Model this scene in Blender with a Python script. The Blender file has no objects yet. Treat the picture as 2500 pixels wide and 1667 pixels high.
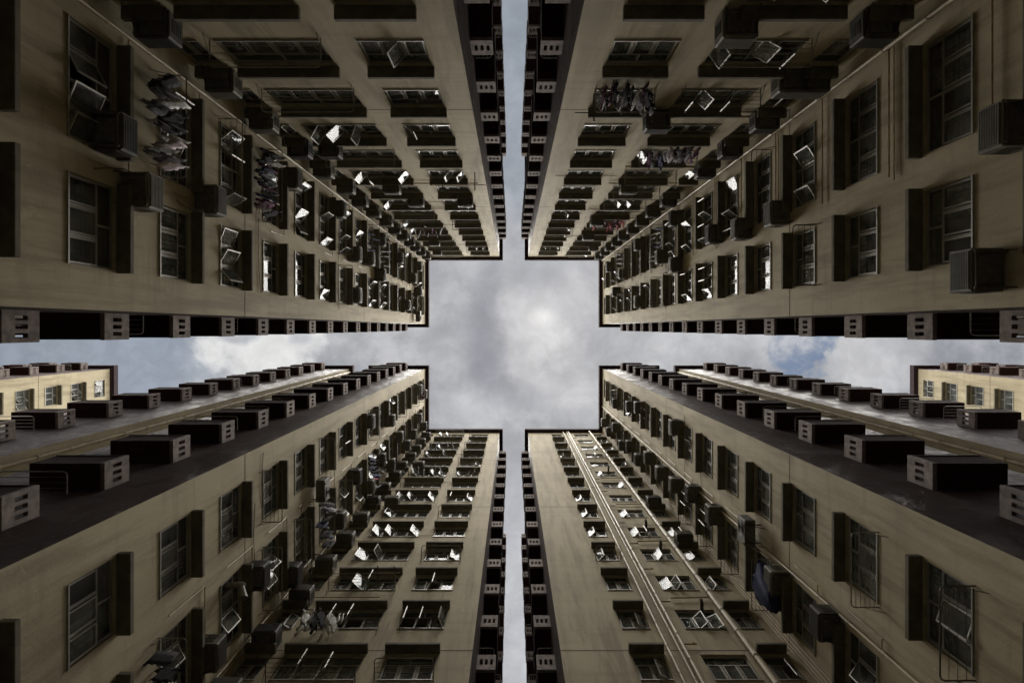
import bpy, bmesh, math, random
from mathutils import Matrix, Vector
R = math.radians
rnd = random.Random(11)
sc = bpy.context.scene
COL = sc.collection

# ------------------------------------------------------------------ camera
# world X = to the right in the photo, world Y = downwards in the photo, Z = up
cam_d = bpy.data.cameras.new("camera")
cam_d.sensor_width = 36.0
cam_d.lens = 1440 / 2500 * 36.0
cam_d.shift_x = -1.0 / 2500
cam_d.shift_y = -33.5 / 2500
cam_d.clip_start = 0.05
cam_d.clip_end = 3000
cam = bpy.data.objects.new("camera", cam_d)
cam.location = (0, 0, 0)
cam.rotation_euler = (math.pi, 0, 0)
COL.objects.link(cam)
sc.camera = cam

# ------------------------------------------------------------------ colour, render
sc.view_settings.view_transform = 'Standard'
sc.view_settings.look = 'None'
sc.view_settings.exposure = 1.45
sc.view_settings.gamma = 1.0
sc.view_settings.use_curve_mapping = False
sc.cycles.diffuse_bounces = 7
sc.cycles.max_bounces = 10
sc.cycles.transparent_max_bounces = 10
sc.cycles.caustics_reflective = False
sc.cycles.caustics_refractive = False
sc.cycles.use_denoising = True
sc.cycles.use_adaptive_sampling = True
sc.cycles.adaptive_threshold = 0.02

# ------------------------------------------------------------------ node helpers
def nd(nt, typ, **kw):
    n = nt.nodes.new(typ)
    for k, v in kw.items():
        if k == 'inp':
            for a, b in v.items():
                n.inputs[a].default_value = b
        else:
            setattr(n, k, v)
    return n

def math_n(nt, op, a, b=None, c=None, clamp=False):
    n = nt.nodes.new('ShaderNodeMath'); n.operation = op; n.use_clamp = clamp
    for i, v in enumerate((a, b, c)):
        if v is None: continue
        if isinstance(v, (int, float)): n.inputs[i].default_value = v
        else: nt.links.new(v, n.inputs[i])
    return n.outputs[0]

def mix_c(nt, fac, a, b, blend='MIX'):
    n = nt.nodes.new('ShaderNodeMix'); n.data_type = 'RGBA'; n.blend_type = blend
    for s, v in ((n.inputs[0], fac), (n.inputs[6], a), (n.inputs[7], b)):
        if isinstance(v, (int, float)): s.default_value = v
        elif isinstance(v, tuple): s.default_value = v
        else: nt.links.new(v, s)
    return n.outputs[2]

def maprange(nt, v, a, b, c=0.0, d=1.0, smooth=True):
    n = nt.nodes.new('ShaderNodeMapRange')
    n.interpolation_type = 'SMOOTHSTEP' if smooth else 'LINEAR'
    nt.links.new(v, n.inputs[0])
    for i, x in enumerate((a, b, c, d)): n.inputs[i + 1].default_value = x
    return n.outputs[0]

# ------------------------------------------------------------------ world: overcast sky
SUN_DIR = Vector((0.05, -0.03, 1.0)).normalized()
world = bpy.data.worlds.new("World"); sc.world = world
world.use_nodes = True
nt = world.node_tree; nt.nodes.clear(); L = nt.links
out = nt.nodes.new('ShaderNodeOutputWorld')
bg = nt.nodes.new('ShaderNodeBackground'); bg.inputs[1].default_value = 0.05
L.new(bg.outputs[0], out.inputs[0])
sky = nt.nodes.new('ShaderNodeTexSky'); sky.sky_type = 'NISHITA'; sky.sun_disc = False
sky.sun_elevation = math.asin(SUN_DIR.z); sky.sun_rotation = math.atan2(SUN_DIR.x, SUN_DIR.y)
sky.air_density = 1.0; sky.dust_density = 2.5
tc = nt.nodes.new('ShaderNodeTexCoord')
sep = nt.nodes.new('ShaderNodeSeparateXYZ'); L.new(tc.outputs['Generated'], sep.inputs[0])
zc = math_n(nt, 'MAXIMUM', sep.outputs[2], 0.12)
px = math_n(nt, 'DIVIDE', sep.outputs[0], zc)
py = math_n(nt, 'DIVIDE', sep.outputs[1], zc)
comb = nt.nodes.new('ShaderNodeCombineXYZ'); L.new(px, comb.inputs[0]); L.new(py, comb.inputs[1])
P2 = comb.outputs[0]
def wnoise(scale, detail, rough, off, dist=0.0):
    mp = nd(nt, 'ShaderNodeMapping'); mp.inputs['Location'].default_value = off
    L.new(P2, mp.inputs[0])
    n = nd(nt, 'ShaderNodeTexNoise', inp={'Scale': scale, 'Detail': detail, 'Roughness': rough, 'Distortion': dist})
    L.new(mp.outputs[0], n.inputs['Vector'])
    return n.outputs['Fac']
n_big = wnoise(3.4, 6, 0.52, (3.1, 1.7, 0.4), 0.35)
n_mid = wnoise(8.0, 7, 0.55, (7.3, 2.2, 1.4), 0.3)
n_fin = wnoise(22.0, 8, 0.62, (1.2, 9.1, 2.0), 0.4)
wob = nt.nodes.new('ShaderNodeTexNoise'); wob.inputs['Scale'].default_value = 13.0
wob.inputs['Detail'].default_value = 9; wob.inputs['Roughness'].default_value = 0.58; L.new(P2, wob.inputs['Vector'])
def blob(x, y, rx, ry, soft=0.5, wobble=0.6):
    """soft elliptical cloud mask round a sky direction (x/z, y/z), edge broken by noise"""
    dx = math_n(nt, 'DIVIDE', math_n(nt, 'SUBTRACT', px, x), rx)
    dy = math_n(nt, 'DIVIDE', math_n(nt, 'SUBTRACT', py, y), ry)
    d = math_n(nt, 'SQRT', math_n(nt, 'ADD', math_n(nt, 'MULTIPLY', dx, dx), math_n(nt, 'MULTIPLY', dy, dy)))
    w = math_n(nt, 'MULTIPLY', math_n(nt, 'SUBTRACT', wob.outputs['Fac'], 0.5), wobble * 2)
    d = math_n(nt, 'ADD', d, w)
    return maprange(nt, d, 1.0 + soft, 1.0 - soft)
v = math_n(nt, 'ADD', math_n(nt, 'MULTIPLY', n_big, 0.45), math_n(nt, 'MULTIPLY', n_mid, 0.55))
base_f = maprange(nt, v, 0.42, 0.58)
cloud = mix_c(nt, base_f, (3.2, 3.35, 3.65, 1), (5.6, 5.65, 5.85, 1))
def put(x, y, rx, ry, col, amt, soft=0.8, wobble=0.5):
    global cloud
    cloud = mix_c(nt, math_n(nt, 'MULTIPLY', blob(x, y, rx, ry, soft, wobble), amt), cloud, col + (1,))
DARK = (2.55, 2.75, 3.2)
# features of this sky, as directions (x/z, y/z) from the zenith
put(-0.043, -0.065, 0.022, 0.050, DARK, 0.75, 0.6, 0.9)
put(-0.058, 0.012, 0.030, 0.060, DARK, 0.88, 0.6, 0.8)
put(-0.045, 0.070, 0.032, 0.050, DARK, 0.88, 0.6, 0.8)
put(-0.012, 0.112, 0.042, 0.028, (2.9, 3.1, 3.5), 0.85, 0.6, 0.9)
put(0.033, 0.128, 0.035, 0.022, (3.4, 3.6, 3.95), 0.65)
put(0.030, -0.090, 0.050, 0.028, (3.1, 3.3, 3.7), 0.7)
put(-0.11, 0.0, 0.035, 0.08, (3.9, 4.1, 4.4), 0.5)
put(0.055, 0.0, 0.045, 0.050, (6.4, 6.45, 6.6), 0.7, 0.7, 1.2)
put(0.050, -0.018, 0.022, 0.017, (8.6, 8.6, 8.6), 0.9, 0.8, 1.1)
put(0.07, 0.01, 0.03, 0.02, (7.0, 7.05, 7.2), 0.7, 0.7, 1.2)
put(0.11, -0.05, 0.04, 0.06, (4.9, 5.0, 5.3), 0.5)
put(0.12, 0.11, 0.05, 0.05, (6.4, 6.45, 6.6), 0.55)
put(-0.08, 0.135, 0.06, 0.03, (5.7, 5.8, 6.1), 0.6)
put(-0.72, 0.03, 0.24, 0.14, (2.8, 3.25, 3.85), 0.85, 0.3, 0.6)
put(-0.62, 0.05, 0.10, 0.06, (3.5, 3.95, 4.7), 0.6, 0.8, 0.8)
put(-0.425, 0.020, 0.108, 0.075, (6.4, 6.6, 6.9), 0.8, 0.5, 0.9)
put(-0.425, 0.020, 0.100, 0.068, (8.0, 8.0, 7.9), 1.0, 0.20, 0.9)
put(-0.47, 0.012, 0.035, 0.018, (4.3, 4.6, 5.0), 0.75, 0.35, 1.1)
put(-0.36, 0.018, 0.020, 0.012, (5.0, 5.2, 5.5), 0.7, 0.35, 1.2)
put(0.30, 0.02, 0.14, 0.06, (5.6, 5.7, 5.9), 0.6)
put(0.60, 0.03, 0.09, 0.07, (6.2, 6.2, 6.3), 0.8, 0.3, 0.7)
put(0.66, 0.02, 0.05, 0.03, (4.2, 4.3, 4.5), 0.6, 0.6, 1.0)
put(0.02, -0.42, 0.2, 0.28, (2.9, 3.35, 3.9), 0.8, 0.6, 0.2)
put(0.0, 0.45, 0.2, 0.25, (6.0, 6.1, 6.4), 0.5, 0.5, 0.3)
fin = maprange(nt, n_fin, 0.33, 0.7, 0.90, 1.10)
fc = nt.nodes.new('ShaderNodeCombineColor')
for i in range(3): L.new(fin, fc.inputs[i])
cloud = mix_c(nt, 1.0, cloud, fc.outputs[0], 'MULTIPLY')
cs = nt.nodes.new('ShaderNodeVectorMath'); cs.operation = 'SCALE'; cs.inputs['Scale'].default_value = 0.69
L.new(cloud, cs.inputs[0]); cloud = cs.outputs[0]
# low sky outside the view, brightened as added light for the upper walls
rad = math_n(nt, 'SQRT', math_n(nt, 'ADD', math_n(nt, 'MULTIPLY', px, px), math_n(nt, 'MULTIPLY', py, py)))
low = maprange(nt, rad, 0.95, 1.7)
LOW_SKY_FILL = 14.0
cloud = mix_c(nt, low, cloud, (LOW_SKY_FILL, LOW_SKY_FILL * 0.99, LOW_SKY_FILL * 0.97, 1))
gap = math_n(nt, 'MULTIPLY', blob(0.490, 0.02, 0.060, 0.07, 0.16, 1.25), 0.92)
blue = mix_c(nt, 0.96, sky.outputs[0], (1.0, 1.5, 2.4, 1))
tear = maprange(nt, math_n(nt, 'ADD', math_n(nt, 'MULTIPLY', n_mid, 0.5), math_n(nt, 'MULTIPLY', n_fin, 0.5)), 0.64, 0.42, 0.15, 1.0)
gap = math_n(nt, 'MULTIPLY', gap, tear)
final = mix_c(nt, gap, cloud, blue)
final = mix_c(nt, 0.03, final, sky.outputs[0])
L.new(final, bg.inputs[0])
world.cycles.sampling_method = 'AUTOMATIC'

sun_d = bpy.data.lights.new("sun", 'SUN'); sun_d.energy = 4.8; sun_d.angle = R(66)
sun_d.color = (1.0, 0.96, 0.9)
sun = bpy.data.objects.new("sun", sun_d); COL.objects.link(sun)
sun.rotation_euler = SUN_DIR.to_track_quat('Z', 'Y').to_euler()

# ------------------------------------------------------------------ materials
def new_mat(name):
    m = bpy.data.materials.new(name); m.use_nodes = True
    t = m.node_tree; b = t.nodes['Principled BSDF']
    return m, t, b

def plain(name, col, rough=0.6, metal=0.0, noise=0.25, scale=6.0, bump=0.0, spec=0.5, rand=0.0):
    m, t, b = new_mat(name)
    tcn = t.nodes.new('ShaderNodeTexCoord')
    n = nd(t, 'ShaderNodeTexNoise', inp={'Scale': scale, 'Detail': 6, 'Roughness': 0.6})
    t.links.new(tcn.outputs['Object'], n.inputs['Vector'])
    f = maprange(t, n.outputs['Fac'], 0.3, 0.7)
    c0 = tuple(c * (1 - noise) for c in col) + (1,); c1 = tuple(min(1, c * (1 + noise)) for c in col) + (1,)
    c = mix_c(t, f, c0, c1)
    if rand:
        oi = t.nodes.new('ShaderNodeObjectInfo')
        hs = t.nodes.new('ShaderNodeHueSaturation')
        t.links.new(maprange(t, oi.outputs['Random'], 0, 1, 1 - rand, 1 + rand, False), hs.inputs['Value'])
        t.links.new(c, hs.inputs['Color']); c = hs.outputs[0]
    t.links.new(c, b.inputs['Base Color'])
    b.inputs['Roughness'].default_value = rough; b.inputs['Metallic'].default_value = metal
    b.inputs['Specular IOR Level'].default_value = spec
    if bump:
        bp = nd(t, 'ShaderNodeBump', inp={'Strength': bump, 'Distance': 0.01})
        t.links.new(n.outputs['Fac'], bp.inputs['Height']); t.links.new(bp.outputs[0], b.inputs['Normal'])
    return m

def wall_mat(name, light, dark, stain, rough=0.85, streak=0.72, spec=0.3, gloss_var=False):
    m, t, b = new_mat(name)
    g = t.nodes.new('ShaderNodeNewGeometry')
    def tex(scale3, sc_, det, ro, dist=0.0):
        mp = nd(t, 'ShaderNodeMapping'); mp.inputs['Scale'].default_value = scale3
        t.links.new(g.outputs['Position'], mp.inputs[0])
        n = nd(t, 'ShaderNodeTexNoise', inp={'Scale': sc_, 'Detail': det, 'Roughness': ro, 'Distortion': dist})
        t.links.new(mp.outputs[0], n.inputs['Vector']); return n.outputs['Fac']
    broad = tex((1, 1, 1), 0.35, 5, 0.6, 0.5)
    streaks = tex((1, 1, 0.10), 2.6, 8, 0.65, 0.2)
    lift = tex((0.12, 0.12, 1), 3.0, 6, 0.6)
    fine = tex((1, 1, 1), 14.0, 6, 0.7)
    c = mix_c(t, maprange(t, broad, 0.35, 0.65), light + (1,), dark + (1,))
    c = mix_c(t, math_n(t, 'MULTIPLY', maprange(t, streaks, 0.44, 0.66), streak), c, stain + (1,))
    c = mix_c(t, math_n(t, 'MULTIPLY', maprange(t, lift, 0.50, 0.68), 0.30), c, stain + (1,))
    spots = tex((1, 1, 0.6), 1.7, 8, 0.7, 1.0)
    c = mix_c(t, math_n(t, 'MULTIPLY', maprange(t, spots, 0.62, 0.66), 0.45), c, tuple(min(1, x * 1.25) for x in light) + (1,))
    c = mix_c(t, math_n(t, 'MULTIPLY', maprange(t, fine, 0.35, 0.65), 0.35), c, dark + (1,))
    runs = tex((1, 1, 0.05), 0.9, 7, 0.7, 0.4)
    c = mix_c(t, math_n(t, 'MULTIPLY', maprange(t, runs, 0.52, 0.72), 0.5), c, stain + (1,))
    patch = nd(t, 'ShaderNodeTexVoronoi', inp={'Scale': 0.42, 'Randomness': 1.0}); patch.distance = 'CHEBYCHEV'
    t.links.new(g.outputs['Position'], patch.inputs['Vector'])
    pv = t.nodes.new('ShaderNodeSeparateColor'); t.links.new(patch.outputs['Color'], pv.inputs[0])
    c = mix_c(t, math_n(t, 'MULTIPLY', maprange(t, pv.outputs[0], 0.55, 1.0, 0, 1, False), 0.20), c, dark + (1,))
    t.links.new(c, b.inputs['Base Color'])
    b.inputs['Roughness'].default_value = rough; b.inputs['Specular IOR Level'].default_value = spec
    if gloss_var:
        t.links.new(maprange(t, tex((1, 1, 1), 1.5, 6, 0.7, 1.0), 0.35, 0.65, rough - 0.12, rough + 0.22), b.inputs['Roughness'])
    bp = nd(t, 'ShaderNodeBump', inp={'Strength': 0.5, 'Distance': 0.012})
    t.links.new(math_n(t, 'ADD', fine, math_n(t, 'MULTIPLY', streaks, 1.2)), bp.inputs['Height'])
    t.links.new(bp.outputs[0], b.inputs['Normal'])
    return m

M = {}
M['cream'] = wall_mat('cream_render', (0.50, 0.438, 0.298), (0.42, 0.362, 0.242), (0.22, 0.182, 0.12))
M['brown'] = wall_mat('brown_tiling', (0.066, 0.038, 0.033), (0.046, 0.027, 0.024), (0.105, 0.068, 0.058), rough=0.58, spec=0.35, gloss_var=True)
M['grey'] = wall_mat('grey_render', (0.30, 0.29, 0.27), (0.25, 0.24, 0.22), (0.22, 0.21, 0.19))
M['maroon'] = plain('maroon_paint', (0.042, 0.021, 0.018), 0.95, noise=0.3, bump=0.2, spec=0.05, rand=0.35)
M['roof'] = plain('maroon_roof_edge', (0.030, 0.017, 0.019), 0.9, noise=0.25, spec=0.2)
M['screen'] = plain('pinkish_concrete', (0.25, 0.205, 0.185), 0.9, noise=0.35, scale=5, bump=0.3, rand=0.18)
M['shade'] = plain('olive_shade_slab', (0.135, 0.122, 0.088), 0.9, noise=0.25, scale=3, bump=0.3)
M['frame'] = plain('aluminium_frame', (0.34, 0.33, 0.30), 0.5, metal=0.35, noise=0.12, rand=0.25)
M['bars'] = plain('painted_steel', (0.10, 0.09, 0.08), 0.5, metal=0.4, noise=0.3, rand=0.3)
M['rack'] = plain('galvanised_pipe', (0.32, 0.31, 0.28), 0.4, metal=0.7, noise=0.3)
M['pipe'] = plain('cream_pipe', (0.52, 0.44, 0.30), 0.5, noise=0.2, scale=3)
M['conduit'] = plain('ochre_conduit', (0.40, 0.29, 0.16), 0.5, noise=0.3, scale=4)
M['joint'] = plain('joint_sealant', (0.09, 0.075, 0.06), 0.9)
M['room'] = plain('unlit_room_panel', (0.05, 0.045, 0.04), 0.9, noise=0.5, scale=2, rand=0.5)
M['curtain'] = plain('curtain_cloth', (0.42, 0.41, 0.37), 0.9, noise=0.5, scale=5, rand=0.6)
M['ac'] = plain('weathered_casing', (0.17, 0.16, 0.135), 0.65, noise=0.25, scale=4, rand=0.35)
M['ac_dark'] = plain('dark_casing', (0.06, 0.056, 0.05), 0.65, noise=0.3, scale=4, rand=0.4)
M['grille'] = plain('dusty_grille', (0.12, 0.115, 0.10), 0.7, noise=0.3)
M['asphalt'] = plain('asphalt_yard', (0.05, 0.048, 0.045), 0.9, noise=0.3, scale=0.8)

def glass_mat():
    m, t, b = new_mat('window_glass')
    t.nodes.remove(b)
    o = t.nodes['Material Output']
    tr = t.nodes.new('ShaderNodeBsdfTransparent'); tr.inputs[0].default_value = (0.78, 0.82, 0.80, 1)
    # grimy film on the pane: uneven reflectance and slight blur
    tcn = t.nodes.new('ShaderNodeTexCoord'); oi = t.nodes.new('ShaderNodeObjectInfo')
    n = nd(t, 'ShaderNodeTexNoise', inp={'Scale': 1.6, 'Detail': 3, 'Roughness': 0.5})
    va = t.nodes.new('ShaderNodeVectorMath'); va.operation = 'ADD'
    t.links.new(tcn.outputs['Object'], va.inputs[0]); t.links.new(oi.outputs['Location'], va.inputs[1])
    t.links.new(va.outputs[0], n.inputs['Vector'])
    f = maprange(t, n.outputs['Fac'], 0.30, 0.72, 0.20, 0.32)
    cc = t.nodes.new('ShaderNodeCombineColor')
    t.links.new(f, cc.inputs[0]); t.links.new(f, cc.inputs[1]); t.links.new(math_n(t, 'MULTIPLY', f, 1.03), cc.inputs[2])
    gl = t.nodes.new('ShaderNodeBsdfGlossy'); gl.inputs['Roughness'].default_value = 0.03
    t.links.new(cc.outputs[0], gl.inputs[0])
    lw = t.nodes.new('ShaderNodeLayerWeight'); lw.inputs['Blend'].default_value = 0.5   # same reflectance from both faces of the pane
    schlick = math_n(t, 'MULTIPLY_ADD', math_n(t, 'POWER', lw.outputs['Facing'], 5.0), 0.90, 0.10)
    mx = t.nodes.new('ShaderNodeMixShader')
    t.links.new(schlick, mx.inputs[0]); t.links.new(tr.outputs[0], mx.inputs[1]); t.links.new(gl.outputs[0], mx.inputs[2])
    df = t.nodes.new('ShaderNodeBsdfDiffuse'); df.inputs[0].default_value = (0.5, 0.5, 0.47, 1)
    m2 = t.nodes.new('ShaderNodeMixShader')
    t.links.new(maprange(t, n.outputs['Fac'], 0.3, 0.7, 0.05, 0.16), m2.inputs[0])
    t.links.new(mx.outputs[0], m2.inputs[1]); t.links.new(df.outputs[0], m2.inputs[2])
    t.links.new(m2.outputs[0], o.inputs[0])
    return m
M['glass'] = glass_mat()
CLOTH = {}
for nm, c in {'black': (0.012, 0.012, 0.014), 'navy': (0.02, 0.03, 0.09), 'white': (0.75, 0.74, 0.72), 'pink': (0.65, 0.16, 0.28),
              'red': (0.42, 0.03, 0.06), 'grey': (0.25, 0.25, 0.27), 'plum': (0.13, 0.03, 0.09), 'blue': (0.10, 0.20, 0.50),
              'beige': (0.50, 0.42, 0.30), 'striped': (0.55, 0.48, 0.50), 'yellow': (0.6, 0.5, 0.06)}.items():
    CLOTH[nm] = plain('cloth_' + nm, c, 0.9, noise=0.35, scale=14)

# ------------------------------------------------------------------ mesh helpers
class MB:
    def __init__(s): s.v = []; s.f = []; s.m = []; s.mats = []
    def mi(s, mat):
        if mat not in s.mats: s.mats.append(mat)
        return s.mats.index(mat)
    def quad(s, a, b, c, d, mat):
        i = len(s.v); s.v += [tuple(a), tuple(b), tuple(c), tuple(d)]; s.f.append((i, i + 1, i + 2, i + 3)); s.m.append(s.mi(mat))
    def box(s, x0, x1, y0, y1, z0, z1, mat, T=None):
        i = len(s.v)
        p = [(x0, y0, z0), (x1, y0, z0), (x1, y1, z0), (x0, y1, z0), (x0, y0, z1), (x1, y0, z1), (x1, y1, z1), (x0, y1, z1)]
        if T: p = [tuple(T @ Vector(q)) for q in p]
        s.v += p
        k = s.mi(mat)
        for f in ((3, 2, 1, 0), (4, 5, 6, 7), (0, 1, 5, 4), (1, 2, 6, 5), (2, 3, 7, 6), (3, 0, 4, 7)):
            s.f.append(tuple(i + j for j in f)); s.m.append(k)
    def tube(s, pts, r, mat, n=6, cap=True):
        pts = [Vector(p) for p in pts]; k = s.mi(mat); base = len(s.v)
        up = None
        for j, p in enumerate(pts):
            if j == 0: d = pts[1] - p
            elif j == len(pts) - 1: d = p - pts[j - 1]
            else: d = (pts[j + 1] - p).normalized() + (p - pts[j - 1]).normalized()
            d.normalize()
            if up is None: up = Vector((0, 0, 1)) if abs(d.z) < 0.9 else Vector((1, 0, 0))
            a = d.cross(up)
            if a.length < 1e-4: a = d.cross(Vector((0, 1, 0)))
            a.normalize(); b = a.cross(d).normalized(); up = b
            for q in range(n):
                t = 2 * math.pi * q / n
                s.v.append(tuple(p + a * math.cos(t) * r + b * math.sin(t) * r))
        for j in range(len(pts) - 1):
            for q in range(n):
                s.f.append((base + j * n + q, base + j * n + (q + 1) % n, base + (j + 1) * n + (q + 1) % n, base + (j + 1) * n + q)); s.m.append(k)
        if cap:
            s.f.append(tuple(base + q for q in range(n))[::-1]); s.m.append(k)
            e = base + (len(pts) - 1) * n
            s.f.append(tuple(e + q for q in range(n))); s.m.append(k)
    def mesh(s, name, smooth=False):
        me = bpy.data.meshes.new(name); me.from_pydata(s.v, [], s.f)
        for m in s.mats: me.materials.append(m)
        me.polygons.foreach_set('material_index', s.m)
        if smooth: me.polygons.foreach_set('use_smooth', [True] * len(s.f))
        me.update(); return me

def link(name, me, parent=None, loc=(0, 0, 0), rz=0.0):
    o = bpy.data.objects.new(name, me); COL.objects.link(o)
    o.location = loc; o.rotation_euler = (0, 0, rz)
    if parent: o.parent = parent
    return o

def tag(o, label, cat, group=None):
    o['label'] = label; o['category'] = cat
    if group: o['group'] = group
    return o

def empty(name, loc, rz=0.0):
    o = bpy.data.objects.new(name, None); COL.objects.link(o); o.empty_display_size = 0.2
    o.location = loc; o.rotation_euler = (0, 0, rz); return o

def beveled(me, w=0.012):
    bm = bmesh.new(); bm.from_mesh(me)
    bmesh.ops.remove_doubles(bm, verts=bm.verts, dist=1e-5)
    bmesh.ops.bevel(bm, geom=[e for e in bm.edges if e.is_manifold and e.calc_face_angle(0) > 0.5], offset=w, segments=1, affect='EDGES')
    bm.to_mesh(me); bm.free(); return me

# ------------------------------------------------------------------ layout numbers
XL, XR, YT, YB = -7.80, 8.08, -6.35, 9.40          # the four courtyard wall planes
SXL, SXR = -1.16, 1.40                             # edges of the upper and lower slots
SYT, SYB = -0.33, 3.68                             # edges of the left and right slots
H = 52.85; ST = 2.7; GZ = -1.6                     # roof height, storey, ground
D1, D2a, D2b = 4.8, 6.8, 11.4                      # depth of first wing, start and end of the second
WH = 1.27                                          # window opening height
def zaw(n): return (n + 0.30) * ST                 # underside of the shade slab of row n
ORD = ['zeroth', 'first', 'second', 'third', 'fourth', 'fifth', 'sixth', 'seventh', 'eighth', 'ninth', 'tenth', 'eleventh', 'twelfth',
       'thirteenth', 'fourteenth', 'fifteenth', 'sixteenth', 'seventeenth', 'eighteenth', 'nineteenth', 'twentieth']

class Face:
    """a vertical wall plane: point(s, o, z) with s along the wall and o outwards"""
    def __init__(f, kind, at):
        f.kind = kind; f.at = at
        f.rz = {'L': -math.pi / 2, 'R': math.pi / 2, 'T': 0.0, 'B': math.pi}[kind]   # outward +x, -x, +y, -y
        f.sgn = {'L': -1, 'R': 1, 'T': 1, 'B': -1}[kind]                              # world s direction of local x
    def p(f, s, o, z):
        k = f.kind
        if k == 'L': return (f.at + o, s, z)
        if k == 'R': return (f.at - o, s, z)
        if k == 'T': return (s, f.at + o, z)
        return (s, f.at - o, z)

# ------------------------------------------------------------------ shared window meshes (local x along, y outwards, z up, origin at middle of sill)
_cache = {}
def frame_mesh(w, nlow, nup, bars):
    key = ('fr', round(w, 3), nlow, nup, bars)
    if key in _cache: return _cache[key]
    b = MB(); h = WH; F = M['frame']; y0, y1 = -0.13, -0.07
    t = 0.045; tr = h * 0.66
    b.box(-w / 2, w / 2, y0, y1, 0, t, F); b.box(-w / 2, w / 2, y0, y1, h - t, h, F)
    b.box(-w / 2, -w / 2 + t, y0, y1, t, h - t, F); b.box(w / 2 - t, w / 2, y0, y1, t, h - t, F)
    b.box(-w / 2 + t, w / 2 - t, y0 + .004, y1 + .004, tr - t / 2, tr + t / 2, F)
    for i in range(1, nlow):
        x = -w / 2 + w * i / nlow
        b.box(x - t / 2, x + t / 2, y0 + .002, y1 - .002, t, tr - t / 2, F)
    for i in range(1, nup):
        x = -w / 2 + w * i / nup
        b.box(x - t / 2, x + t / 2, y0 + .002, y1 - .002, tr + t / 2, h - t, F)
    # sill ledge
    b.box(-w / 2 - 0.0, w / 2 + 0.0, -0.069, 0.03, 0.0, 0.035, F)
    if bars:
        k = 5
        for j in range(1, k + 1):
            z = t + (tr - t) * j / (k + 1)
            b.box(-w / 2 + t, w / 2 - t, y0 - 0.05, y0 - 0.038, z - 0.006, z + 0.006, M['bars'])
        for i in range(1, nlow * 2):
            x = -w / 2 + w * i / (nlow * 2)
            b.box(x - 0.006, x + 0.006, y0 - 0.036, y0 - 0.024, t, tr, M['bars'])
    # backing panel closing the reveal, gloom of the room put into its colour
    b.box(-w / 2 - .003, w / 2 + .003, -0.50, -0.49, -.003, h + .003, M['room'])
    me = b.mesh('window_frame'); _cache[key] = me; return me
def upper_mesh(w, nup):
    key = ('up', round(w, 3), nup)
    if key in _cache: return _cache[key]
    b = MB(); h = WH; t = 0.045; tr = h * 0.66
    for i in range(nup):
        x0 = -w / 2 + w * i / nup + t * 0.6; x1 = -w / 2 + w * (i + 1) / nup - t * 0.6
        b.box(x0, x1, -0.105, -0.099, tr + t / 2, h - t, M['glass'])
    me = b.mesh('fixed_light'); _cache[key] = me; return me
def sash_mesh(pw, ph):
    key = ('sa', round(pw, 3), round(ph, 3))
    if key in _cache: return _cache[key]
    b = MB(); t = 0.032; F = M['frame']     # hinge along x=0, pane runs to +x
    b.box(0, pw, -.015, .015, 0, t, F); b.box(0, pw, -.015, .015, ph - t, ph, F)
    b.box(0, t, -.015, .015, t, ph - t, F); b.box(pw - t, pw, -.015, .015, t, ph - t, F)
    b.box(t, pw - t, -.003, .003, t, ph - t, M['glass'])
    me = b.mesh('sash'); _cache[key] = me; return me
def sashes_far_mesh(w, nlow, pat):
    key = ('sf', round(w, 3), nlow, pat)
    if key in _cache: return _cache[key]
    b = MB(); t = 0.045; tr = WH * 0.66; pw = (w - t) / nlow - 0.05
    for i in range(nlow):
        x0 = -w / 2 + w * i / nlow + t * 0.6
        a = pat[i]; side = 1 if a >= 0 else -1
        if side > 0: T = Matrix.Translation((x0, -0.06, 0)) @ Matrix.Rotation(R(a), 4, 'Z')
        else: T = Matrix.Translation((x0 + pw, -0.06, 0)) @ Matrix.Rotation(R(180 + a), 4, 'Z')
        b.box(0, pw, -.003, .003, t + 0.03, tr - 0.05, M['glass'], T)
        for q in ((0, pw, t, t + .03), (0, pw, tr - .05, tr - .02)):
            b.box(q[0], q[1], -.012, .012, q[2], q[3], M['frame'], T)
    b.box(-w / 2 + .01, w / 2 - .01, -.072, -.048, t + .002, t + .012, M['frame'])
    me = b.mesh('sashes'); _cache[key] = me; return me
def curtain_mesh(w, kind):
    key = ('cu', round(w, 3), kind)
    if key in _cache: return _cache[key]
    b = MB(); r2 = random.Random(kind * 977 + int(w * 100))
    x = -w / 2 + 0.05; lim = w / 2 - 0.05
    spans = [(x, lim)] if kind == 0 else ([(x, x + (lim - x) * .42)] if kind == 1 else [(x, x + (lim - x) * .25), (lim - (lim - x) * .3, lim)])
    for a, c in spans:
        n = max(4, int((c - a) / 0.05)); k = b.mi(M['curtain']); base = len(b.v)
        for j in range(n + 1):
            xx = a + (c - a) * j / n; y = -0.19 + 0.022 * (1 if j % 2 else -1)
            b.v += [(xx, y, 0.06), (xx, y, WH - 0.03)]
        for j in range(n):
            b.f.append((base + 2 * j, base + 2 * j + 2, base + 2 * j + 3, base + 2 * j + 1)); b.m.append(k)
    b.box(-w / 2 + .02, w / 2 - .02, -.22, -.16, WH - .035, WH - .015, M['curtain'])
    me = b.mesh('curtain'); _cache[key] = me; return me
def shade_mesh(w):
    key = ('sh', round(w, 3))
    if key in _cache: return _cache[key]
    b = MB(); b.box(-w / 2 - .06, w / 2 + .06, 0, 0.28, 0, 0.12, M['shade'])
    me = beveled(b.mesh('sunshade')); _cache[key] = me; return me

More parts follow.
